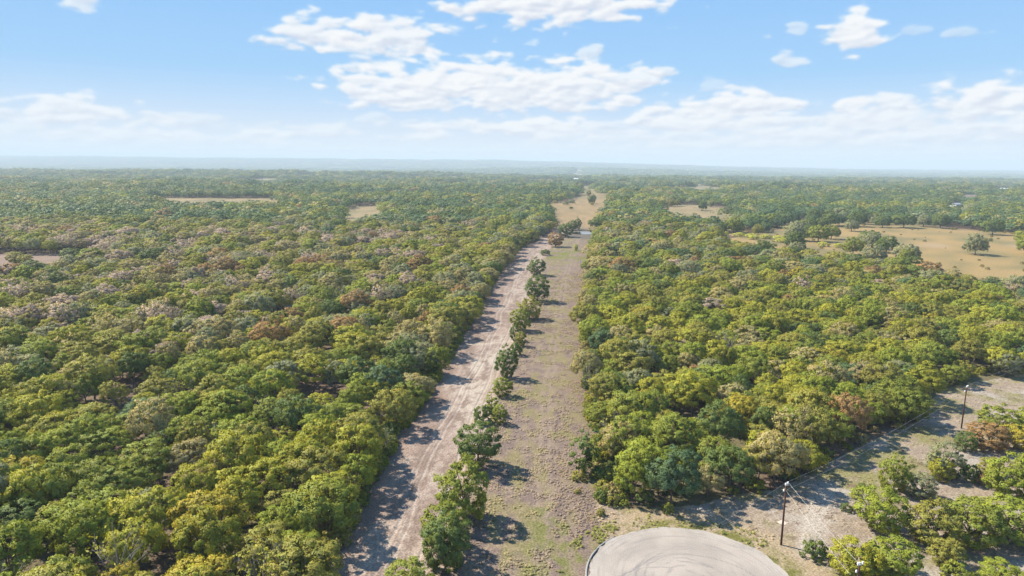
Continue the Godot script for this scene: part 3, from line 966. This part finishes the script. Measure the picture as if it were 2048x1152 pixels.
	wire("bright upper wire from turnaround pole to bottom edge pole", p1 + Vector3(0.3, 0, 0.2), p3 + Vector3(-0.3, 0, 0), 0.25, 0.014)
	wire("bright lower wire from turnaround pole to bottom edge pole", p1 + low, p3 + low + Vector3(-1.0, -0.6, 0), 0.25, 0.014)
	wire("faint upper wire from turnaround pole to the pole up the cut", p1, p2, 1.2, 0.008)
	wire("faint lower wire from turnaround pole to the pole up the cut", p1 + low, p2 + low, 1.2, 0.008)
	wire("faint upper wire crossing above the gravel turnaround", p1, p0, 0.8, 0.007)
	wire("faint lower wire crossing above the gravel turnaround", p1 + low, p0 + low, 0.8, 0.007)
	wire("faint upper wire leaving the cut pole toward the far right woods", p2, p2 + Vector3(62, 0, -50), 1.2, 0.008)
	wire("faint lower wire leaving the cut pole toward the far right woods", p2 + low, p2 + low + Vector3(62, 0, -50), 1.2, 0.008)

	# small things
	var mk := thing("marker_post", "white marker post standing alone in the grass strip", "marker post", Vector3(8.6, 0.1, -210.2))
	var st := SurfaceTool.new()
	box_mesh(st, Vector3(0, 0.85, 0), Vector3(0.2, 1.9, 0.2))
	piece("post", st.commit(), matte(Color(0.8, 0.8, 0.76), 0.5), mk)
	st = SurfaceTool.new()
	box_mesh(st, Vector3(0, 1.87, 0), Vector3(0.26, 0.14, 0.26))
	piece("cap", st.commit(), matte(Color(0.75, 0.62, 0.1), 0.5), mk)
	var fd := thing("animal_feeder", "small white box on thin legs in the left woodland clearing", "feeder", Vector3(-271.5, 0.0, -431.0))
	st = SurfaceTool.new()
	box_mesh(st, Vector3(0, 2.5, 0), Vector3(1.3, 1.1, 1.1))
	piece("box", st.commit(), matte(Color(0.8, 0.82, 0.84), 0.5), fd)
	for s in [[-0.5, -0.4], [0.5, -0.4], [-0.5, 0.4], [0.5, 0.4]]:
		st = SurfaceTool.new()
		box_mesh(st, Vector3(s[0], 0.9, s[1]), Vector3(0.12, 2.2, 0.12))
		piece("leg", st.commit(), matte(Color(0.3, 0.29, 0.28), 0.6), fd)
	var sg := thing("white_sign", "small white sign at the right edge of the grass strip", "sign", Vector3(41.6, 0.1, -412.0))
	st = SurfaceTool.new()
	box_mesh(st, Vector3(0, 1.0, -0.06), Vector3(0.12, 2.2, 0.08))
	piece("post", st.commit(), matte(Color(0.25, 0.22, 0.2)), sg)
	st = SurfaceTool.new()
	box_mesh(st, Vector3(0, 2.0, 0), Vector3(1.1, 0.8, 0.05))
	piece("panel", st.commit(), matte(Color(0.82, 0.82, 0.82), 0.5), sg)
	branch("bleached bent branch lying by the first tree behind the turnaround", Vector3(16.2, 0.15, -116.0), 5, 1.1, Color(0.66, 0.62, 0.57), 0.06)
	branch("tangle of grey dead branches under trees at the bottom edge", Vector3(-32.5, 0.2, -93.0), 16, 2.4, Color(0.4, 0.37, 0.37), 0.06)
	rock("pale stone block lying in the shade behind the turnaround", Vector3(33.6, 0.1, -112.0), Vector3(0.6, 0.3, 0.45), Color(0.33, 0.28, 0.24))
	rock("flat pale slab lying behind the turnaround pole", Vector3(46.5, 0.1, -107.5), Vector3(1.3, 0.1, 0.8), Color(0.42, 0.36, 0.3))

	# far buildings
	var white := Color(0.78, 0.79, 0.8)
	var far := "far farm buildings"
	shed("white shed on its own pale field on the left ridge", -1614, 3403, Vector3(16, 5, 8), 0.3, white, white, far)
	shed("long white barn far beyond the left ridge", -2500, 9300, Vector3(70, 9, 12), 0.0, white, white, far)
	shed("white house in line with the far end of the strip", 336, 3700, Vector3(12, 5, 7), 0.2, white, white, far)
	shed("white house at the woods left of the far strip", -62, 2750, Vector3(10, 3.6, 5), -0.3, white, white, far)
	shed("tan-roofed house at the woods left of the far strip", -120, 2650, Vector3(9, 3.6, 5), 0.4, white, Color(0.4, 0.34, 0.28), far)
	shed("white barn at the end of the bright far field", 1560, 3500, Vector3(9, 6, 7), 0.2, white, white, far)
	shed("long pale barn right of the bright far field", 1830, 3560, Vector3(17, 4, 7), 0.1, white, Color(0.6, 0.6, 0.6), far)
	shed("large white shed at the far right edge of the woods", 2245, 3085, Vector3(15, 6, 9), -0.2, white, white, far)
	shed("second white shed beside the large one at the far right edge", 2330, 3120, Vector3(9, 5, 7), 0.2, white, white, far)
	shed("long low white building among the far right trees", 1700, 2390, Vector3(20, 3.5, 7), -0.1, white, white, far)
	shed("green-roofed house among trees at the right", 1100, 1655, Vector3(16, 4, 8), 0.3, Color(0.5, 0.52, 0.5), Color(0.3, 0.45, 0.42), far)
	shed("small blue-grey house with white end among trees at the right", 716, 1110, Vector3(9, 3.6, 5), 0.5, white, Color(0.25, 0.3, 0.36), far)
	shed("tiny white hut at the back of the far left field", -470, 1170, Vector3(3.5, 3, 2.5), 0.2, white, white, far)

func branch(label: String, at: Vector3, sticks: int, length: float, c: Color, radius: float) -> void:
	var r := RandomNumberGenerator.new()
	r.seed = int(at.z * 10.0) + 5000
	var t := thing("fallen_branch", label, "branch", at)
	var verts := PackedVector3Array()
	var idx := PackedInt32Array()
	add_tube(verts, idx, [Vector3(-length, 0.05, 0), Vector3(-length * 0.2, 0.4, 0.2), Vector3(length * 0.5, 0.35, -0.1), Vector3(length, 0.9, -0.4)], [radius * 1.5, radius * 1.3, radius, radius * 0.4], 6)
	piece("limb", joined(verts, PackedColorArray(), idx), matte(c), t)
	for k in sticks:
		verts = PackedVector3Array()
		idx = PackedInt32Array()
		var s := Vector3(r.randf_range(-0.8, 0.8) * length, 0.3, r.randf_range(-0.3, 0.3))
		var e := s + Vector3(r.randf_range(-1, 1), r.randf_range(0.1, 0.9), r.randf_range(-1, 1)) * length * 0.8
		add_tube(verts, idx, [s, s.lerp(e, 0.5) + Vector3(0, 0.15, 0), e], [radius * 0.8, radius * 0.5, radius * 0.2], 5)
		piece("twig", joined(verts, PackedColorArray(), idx), matte(c), t)

func rock(label: String, at: Vector3, s: Vector3, c: Color) -> void:
	var ball := SphereMesh.new()
	ball.radial_segments = 14
	ball.rings = 8
	var arr := ball.get_mesh_arrays()
	var v: PackedVector3Array = arr[Mesh.ARRAY_VERTEX]
	for i in v.size():
		var p: Vector3 = v[i].normalized()
		var q := Vector3(signf(p.x) * pow(absf(p.x), 0.6), signf(p.y) * pow(absf(p.y), 0.5), signf(p.z) * pow(absf(p.z), 0.6))
		v[i] = q * s * (1.0 + 0.14 * n_fine.get_noise_3d(p.x * 3.0 + at.x, p.y * 3.0, p.z * 3.0))
	var o := piece("stone", joined(v, PackedColorArray(), arr[Mesh.ARRAY_INDEX]), matte(c), self)
	o.position = at
	o.rotation.y = 0.5
	tag(o, label, "stone")

func row_trees() -> void:
	# [x, d, width, height, shape, tint, look]
	var g := "trees of the row between track and grass"
	var list := [
		[-13.5, 84.0, 7.4, 7.0, 8, 1, "green tree cut off by the bottom edge in the tree row"],
		[-9.6, 93.0, 7.2, 9.2, 6, 2, "tall leafy tree standing first above the bottom edge in the row"],
		[-10.4, 98.5, 7.0, 8.0, 7, 1, "green leafy tree leaning on its neighbours low in the tree row"],
		[-7.9, 107.2, 8.6, 11.2, 6, 1, "tallest mid-green tree in the near part of the tree row"],
		[-6.6, 128.5, 9.0, 9.6, 7, 2, "round full deep green tree where the near tree row ends"],
		[-6.6, 152.0, 3.8, 4.2, 10, 2, "low dark bush beside the dirt track past the near trees"],
		[-4.6, 157.5, 3.2, 5.4, 9, 1, "thin upright sapling behind the low dark bush"],
		[-2.5, 151.6, 3.4, 4.9, 8, 9, "light green sapling right of the low dark bush"],
		[-2.2, 171.0, 5.2, 5.2, 8, 1, "rounded bushy tree on its own before the dark middle tree"],
		[-1.4, 186.2, 6.3, 9.4, 6, 2, "dark green tree with visible trunk casting a long shadow on grass"],
		[1.6, 210.0, 3.6, 4.2, 10, 2, "small dark bush right behind the dark green shade tree"],
		[3.0, 220.5, 3.6, 5.4, 8, 3, "olive small tree in the middle cluster of the row"],
		[1.2, 228.0, 3.6, 5.6, 8, 2, "dark small tree at the track side of the middle cluster"],
		[3.2, 242.5, 7.6, 8.4, 7, 1, "wide green tree at the back of the middle cluster"],
		[6.9, 261.0, 9.4, 9.0, 6, 3, "broad olive tree behind the middle cluster"],
		[11.4, 297.0, 10.8, 12.0, 7, 2, "largest round dark tree of the row, shadow beside it"],
		[13.2, 369.0, 9.6, 9.6, 6, 2, "spiky-topped dark tree behind the largest round one"],
		[21.9, 452.5, 5.8, 4.2, 10, 2, "low round dark bush in the grass before the pond"],
		[31.8, 501.0, 12.0, 10.8, 7, 5, "large brownish round tree at the bend before the pond"],
		[44.9, 478.5, 3.0, 5.0, 8, 10, "small pale sapling alone in the grass before the pond"],
		[44.4, 571.0, 13.0, 11.6, 8, 2, "large dark tree left of the pond"],
		[55.5, 632.0, 8.5, 9.4, 7, 2, "shorter of the two dark trees behind the pond"],
		[60.8, 637.0, 7.0, 11.2, 6, 2, "taller of the two dark trees behind the pond"],
		[82.0, 640.0, 8.6, 11.0, 9, 2, "pointed dark tree right of the pond"],
		[19.3, 540.0, 4.8, 5.2, 8, 3, "small olive tree left of the bend before the pond"],
		[16.6, 528.0, 1.6, 3.2, 9, 8, "tiny dry sapling at the woods left of the pond"],
		[72.5, 592.0, 3.2, 4.2, 8, 6, "thin grey-green sapling standing by the pond's right bank"],
		[123.5, 1058.0, 9.6, 14.0, 6, 2, "dark tall tree in the middle of the hay field"],
		[118.0, 1040.0, 9.0, 12.0, 7, 2, "dark tree just in front of the tall hay field tree"],
		[144.5, 1310.0, 9.0, 13.0, 6, 1, "green tree at the far end of the hay field"],
		[116.0, 1003.0, 5.0, 4.4, 10, 3, "small olive bush below the hay field trees"],
		[79.8, 938.0, 4.6, 3.6, 10, 2, "small dark bush on the left of the hay field"],
		[78.0, 1010.0, 9.0, 4.6, 10, 6, "pale thin scrub left in the hay field, nearest"],
		[90.0, 1050.0, 10.0, 5.4, 10, 6, "pale thin scrub left in the hay field, second"],
		[64.0, 1040.0, 8.0, 4.6, 10, 4, "tan thin scrub at the hay field's left end"],
	]
	for a in list:
		var low: bool = a[3] < 5.5
		tree("roadside_bush" if low else "roadside_tree", a[6], "bush" if low else "tree", g, a[4], a[5], a[0], a[1], a[2] * 1.04, a[3] * 1.02, a[0] * 1.7)
	tree("roadside_tree", "narrow tree in ragged tiers standing at the right edge of the grass strip", "tree", g, 9, 2, 14.4, 125.2, 4.6, 9.8, 0.4)
	tree("roadside_bush", "brownish bush at the foot of the narrow tiered tree", "bush", g, 10, 3, 13.4, 123.0, 2.8, 1.9, 0.8)

func field_trees() -> void:
	var g := "open-grown oaks in the right field"
	var list := [
		[326.0, 478.0, 16.0, 14.0, 12, 6, "pale round oak standing alone in the right field"],
		[232.0, 560.0, 17.0, 13.0, 12, 6, "greyish oak in the pair left of the lone oak"],
		[248.0, 552.0, 18.0, 13.0, 12, 1, "green oak in the pair left of the lone oak"],
		[238.0, 702.0, 17.0, 13.0, 12, 2, "dark oak at the upper left of the right field"],
		[262.0, 690.0, 15.0, 12.0, 12, 2, "dark oak behind the yellow shrubs of the right field"],
		[278.0, 640.0, 16.0, 12.0, 12, 2, "dark oak in the middle left of the right field"],
		[372.0, 735.0, 18.0, 14.0, 12, 2, "dark oak on a clear trunk at the back of the right field"],
		[352.0, 700.0, 20.0, 15.0, 12, 2, "broad dark oak at the back of the right field"],
		[395.0, 690.0, 22.0, 14.0, 12, 2, "broadest dark oak at the back of the right field"],
		[432.0, 690.0, 17.0, 14.0, 12, 2, "dark oak at the right end of the back row"],
		[440.0, 625.0, 18.0, 14.0, 12, 2, "dark oak behind the lone oak toward the right"],
		[385.0, 505.0, 19.0, 16.0, 12, 1, "tall green oak at the right picture edge of the field"],
		[366.0, 480.0, 18.0, 15.0, 12, 1, "green oak at the right edge, lower neighbour of the tall one"],
		[382.0, 470.0, 16.0, 13.0, 12, 3, "olive oak at the right picture edge"],
		[205.0, 620.0, 12.0, 9.0, 12, 1, "green oak among the yellow shrubs"],
		[218.0, 605.0, 11.0, 9.0, 12, 3, "olive oak among the yellow shrubs"],
		[236.0, 470.0, 14.0, 12.0, 12, 1, "flat-topped oak at the field's near edge"],
		[210.0, 505.0, 15.0, 12.0, 12, 2, "dark oak at the field's near left corner"],
		[226.0, 424.0, 15.0, 12.0, 12, 6, "grey-green oak at the field's near edge before the bare patch"],
		[247.0, 425.0, 9.0, 11.0, 6, 1, "tree with a bare trunk on the pale patch at the field's near edge"],
		[312.0, 604.0, 4.0, 4.0, 10, 2, "small bush alone in the middle of the right field"],
		[188.0, 640.0, 15.0, 13.0, 12, 2, "dark oak left of the field's sandy road"],
		[174.0, 610.0, 14.0, 13.0, 12, 1, "green oak left of the field's sandy road, nearer"],
		[258.0, 930.0, 13.0, 13.0, 12, 2, "dark oak standing in the small far field"],
		[228.0, 985.0, 10.0, 10.0, 12, 3, "left oak of the row behind the small far field"],
		[240.0, 1000.0, 10.0, 10.0, 12, 3, "middle oak of the row behind the small far field"],
		[213.0, 980.0, 10.0, 10.0, 12, 1, "end oak of the row behind the small far field"],
		[285.0, 990.0, 9.0, 9.0, 8, 6, "thin oak right in the small far field"],
	]
	for a in list:
		tree("field_oak" if a[3] > 5.0 else "field_bush", a[6], "tree" if a[3] > 5.0 else "bush", g, a[4], a[5], a[0], a[1], a[2], a[3], a[0] * 0.7)
	var r := RandomNumberGenerator.new()
	r.seed = 77
	var k2 := 0
	var spots := []
	while k2 < 30:
		var d := r.randf_range(430.0, 760.0)
		var x := r.randf_range(168.0, 330.0) if k2 < 20 else r.randf_range(300.0, 470.0)
		if k2 >= 20:
			d = r.randf_range(690.0, 800.0)
		var ok := Geometry2D.is_point_in_polygon(Vector2(x, d), right_field) and not (x > 285.0 and d < 640.0) and not (x < 255.0 and d > 470.0 and d < 620.0)
		for q in spots:
			ok = ok and Vector2(q[1], q[0]).distance_to(Vector2(x, d)) > 15.0
		if ok:
			spots.append([d, x, r.randf_range(11.0, 19.0), r.randf_range(0.66, 0.8), [1, 2, 6, 2, 11][r.randi() % 5]])
			k2 += 1
	spots.sort_custom(func(a, b): return a[0] < b[0])
	for k in spots.size():
		var q: Array = spots[k]
		tree("field_oak", "%s oak scattered on the right field's dry grass, %s of the scatter" % [tints[q[4]][0], nth(k)], "tree", g, 12, q[4], q[1], q[0], q[2], q[2] * q[3], k * 1.1)
	var shrubs := [[196.0, 588.0, 9.0], [204.0, 580.0, 10.0], [213.0, 573.0, 9.0], [222.0, 566.0, 10.0], [200.0, 565.0, 8.0], [228.0, 548.0, 8.0], [216.0, 545.0, 9.0], [238.0, 520.0, 8.0], [186.0, 600.0, 8.0], [246.0, 512.0, 7.0]]
	for k in shrubs.size():
		tree("willow_shrub", "bright yellow-green shrub of the thicket left in the right field, %s" % nth(shrubs.size() - 1 - k), "shrub", "yellow-green shrubs in the right field", 10, 10, shrubs[k][0], shrubs[k][1], shrubs[k][2], 3.6, k * 1.3)
	var left := [[-262.0, 402.0, 12.5, 9.0, 7, 2, "round dark tree standing alone in the left clearing"], [-288.0, 392.0, 10.0, 8.0, 7, 3, "olive tree in the left clearing near the picture edge"], [-278.0, 386.0, 8.0, 7.0, 8, 3, "lower olive tree beside the one near the picture edge"], [-140.0, 665.0, 9.0, 8.0, 8, 2, "dark bush-like tree in the middle left field"], [-300.0, 384.0, 6.0, 6.0, 8, 4, "small tan tree at the left clearing's picture edge"]]
	for a in left:
		tree("field_tree", a[6], "tree", "trees standing in the left clearings", a[4], a[5], a[0], a[1], a[2], a[3], a[0] * 0.7)

func corner_trees() -> void:
	var g := "trees between the power line and the bottom right corner"
	var list := [
		[72.0, 119.5, 5.8, 8.4, 6, 1, "upright green tree in the open under the power line"],
		[75.5, 117.0, 5.2, 6.0, 8, 6, "grey-green tree right of the upright one under the line"],
		[61.7, 104.8, 8.3, 9.8, 7, 9, "tall bright green tree right of the turnaround pole"],
		[68.0, 101.0, 8.0, 9.2, 6, 3, "olive tree behind the bottom right bushes"],
		[74.0, 101.5, 9.6, 9.4, 8, 1, "widest green tree in the bottom right clump"],
		[81.0, 102.0, 9.0, 9.2, 7, 9, "bright green tree at the right of the bottom right clump"],
		[51.5, 92.5, 7.4, 6.8, 8, 0, "yellow-green low tree at the bottom edge beside the wires"],
		[56.8, 92.5, 7.6, 7.2, 7, 9, "bright green low tree at the bottom edge, right one"],
		[47.6, 97.6, 3.7, 4.4, 13, 3, "dark thin bush at the sandy edge by the turnaround pole"],
		[47.2, 97.0, 3.6, 3.4, 10, 2, "dark leafy bush at the sandy edge by the turnaround pole"],
		[85.4, 126.0, 6.6, 8.4, 7, 6, "grey-green bushy tree below the far pole"],
		[83.6, 124.0, 4.6, 5.6, 8, 0, "yellow-green small tree below the far pole"],
		[97.6, 138.0, 4.4, 5.6, 7, 2, "dark green tree at the foot of the far pole"],
		[103.2, 139.5, 8.0, 7.2, 8, 5, "rust-orange tree right of the far pole"],
		[110.5, 139.0, 7.5, 7.0, 7, 7, "golden tree at the picture edge right of the far pole"],
		[112.0, 148.0, 8.8, 8.0, 6, 1, "green tree behind the rust-orange one"],
		[119.0, 146.5, 8.8, 8.6, 7, 9, "bright green tree at the picture edge behind the rust-orange one"],
		[92.0, 117.5, 8.6, 9.6, 6, 9, "bright green tree at the right edge beside the bare ground"],
		[99.0, 120.0, 8.6, 9.6, 7, 1, "green tree at the right picture edge beside the bare ground"],
		[96.5, 113.0, 8.0, 8.6, 8, 0, "yellow-green tree at the right picture edge, lower one"],
		[88.8, 124.0, 3.6, 4.2, 10, 2, "dark leafy bush beside the grey-green bushy tree"],
		[90.6, 122.6, 2.2, 2.6, 10, 5, "reddish bush beside the dark leafy one"],
		[94.5, 126.0, 4.6, 5.0, 8, 3, "olive bush above the bare ground at the right"],
		[66.4, 119.8, 1.9, 1.7, 10, 2, "dark low bush on white sand under the wires"],
		[59.6, 112.0, 2.1, 1.6, 10, 2, "round dark low bush in the dry grass under the wires"],
		[63.7, 116.6, 1.8, 1.3, 10, 3, "olive low bush left of the tall green tree"],
		[90.0, 99.0, 9.0, 9.0, 7, 1, "green tree at the bottom right picture edge"],
		[97.0, 104.0, 9.0, 9.0, 6, 9, "bright green tree cut by the right picture edge"],
		[66.0, 91.5, 4.0, 3.4, 10, 1, "low green bush at the bottom edge right of the wires"],
		[72.0, 90.5, 6.0, 4.4, 8, 9, "bright green low tree on the bottom picture edge"],
		[66.5, 95.0, 5.0, 5.6, 8, 3, "olive tree in front of the bottom right clump"],
		[18.2, 113.0, 2.0, 2.2, 10, 3, "olive bush at the corner tree behind the turnaround"],
		[15.8, 109.5, 1.4, 1.6, 10, 3, "small olive weed clump left behind the turnaround"],
		[27.6, 110.4, 1.8, 2.4, 10, 1, "small green bush in the shade behind the turnaround"],
		[12.4, 117.5, 1.2, 1.1, 10, 3, "tiny bush on the grass strip near the turnaround"],
	]
	for a in list:
		var low: bool = a[3] < 5.0
		tree("scrub_bush" if low else "scrub_oak", a[6], "bush" if low else "tree", g, a[4], a[5], a[0], a[1], a[2] * 1.02, a[3] * 0.86, a[0] * 0.9, grey_mat if a[4] == 13 else null)

func grasses() -> void:
	var r := RandomNumberGenerator.new()
	r.seed = 9
	var mat := leafy(Color(1, 1, 1), Color(0.5, 0.5, 0.35))
	var low := []
	var low_col := []
	for k in 2600:
		var d := 80.0 + pow(r.randf(), 1.5) * 480.0
		var way := r.randf()
		var x := along(left_edge, d) - r.randf_range(-0.5, 5.0) if way < 0.45 else along(right_edge, d) + r.randf_range(-0.5, 5.0)
		if d < 114.0 and x > 0.0:
			continue
		if way > 0.85 or k % 5 == 0:
			d = r.randf_range(112.0, 200.0)
			x = r.randf_range(16.0, 170.0)
			if not (wooded(x, d) and Geometry2D.is_point_in_polygon(Vector2(x, d - 6.0), clearing)):
				continue
		var w := r.randf_range(1.2, 3.4)
		var pick := r.randi() % 6
		low.append(Transform3D(Basis(Vector3.UP, r.randf() * TAU).scaled_local(Vector3(w / 4.4, w / 4.4 * r.randf_range(0.8, 1.3), w / 4.4)), Vector3(x, 0.05, -d)))
		low_col.append(tints[[1, 3, 2, 0, 4, 1][pick]][1] * 1.3)
	for k in 420:
		var q := Vector2(r.randf_range(180.0, 520.0), r.randf_range(360.0, 800.0))
		if k % 4 == 0:
			q = Vector2(r.randf_range(170.0, 300.0), r.randf_range(720.0, 1030.0))
		var w := r.randf_range(0.8, 3.0)
		var turn := r.randf() * TAU
		var olive := r.randf() < 0.5
		if wooded(q.x, q.y) or n_mid.get_noise_2d(q.x * 0.4, q.y * 0.4) < 0.0:
			continue
		low.append(Transform3D(Basis(Vector3.UP, turn).scaled_local(Vector3.ONE * w / 4.4), Vector3(q.x, land(q.x, q.y), -q.y)))
		low_col.append(tints[3 if olive else 4][1] * 1.2)
	var under := thing("undergrowth", "low shrubby undergrowth along the woodland edges and dotted over the fields", "undergrowth", Vector3.ZERO, 0.0, "", "stuff")
	many("shrubs", shapes[10].crown, white_leaf, low, low_col, under)
	var tufts := [[], []]
	var cols := [[], []]
	for k in 70000:
		var d := 76.0 + pow(r.randf(), 1.7) * 300.0
		var le := along(row_line, d)
		var re := along(right_edge, d) + 2.0
		if d < 205.0 and r.randf() < 0.5:
			re = 20.0 + (d - 70.0) * 1.05
		var x := r.randf_range(le - 1.5, re)
		var pick := r.randf()
		var s := r.randf_range(0.35, 1.0)
		var turn := r.randf() * TAU
		if Vector2(x - 26.6, d - 90.4).length() < 14.75:
			continue
		if x > along(right_edge, d) + 3.0 and not Geometry2D.is_point_in_polygon(Vector2(x, d), clearing):
			continue
		var dens := n_mid.get_noise_2d(x * 1.4, d * 1.4) + n_fine.get_noise_2d(x * 0.4, d * 0.4)
		if dens < 0.02 - n_mid.get_noise_2d(x * 0.6, d * 0.3) * 0.5:
			continue
		var base := ground_color(x, d)
		var c := base * r.randf_range(1.2, 1.7)
		if pick < 0.18:
			c = Color(0.42, 0.34, 0.23) * r.randf_range(0.8, 1.1)
		elif pick < 0.28 + dens * 0.2:
			c = Color(0.3, 0.29, 0.1) * r.randf_range(0.8, 1.2)
		c = c.lerp(base * 1.4, 0.55)
		var ring := Vector2(x - 26.6, d - 90.4).length()
		var i := 0
		if ring < 19.5 and pick > 0.35:
			c = Color(0.26, 0.28, 0.06) * r.randf_range(0.8, 1.3)
			i = 1
		tufts[i].append(Transform3D(Basis(Vector3.UP, turn).scaled_local(Vector3(s, s * r.randf_range(0.7, 1.2), s)), Vector3(x, micro(x, d) + 0.02, -d)))
		cols[i].append(c)
	var o := thing("dry_grass", "dry tan and olive grass tufts over strip and clearing", "grass", Vector3.ZERO, 0.0, "", "stuff")
	many("tufts", tuft_mesh(1, 12, 0.24, 0.36, 0.05), mat, tufts[0], cols[0], o)
	var w := thing("green_weeds", "green weeds ringing the gravel turnaround", "weeds", Vector3.ZERO, 0.0, "", "stuff")
	many("tufts", tuft_mesh(2, 16, 0.5, 0.5, 0.06), mat, tufts[1], cols[1], w)
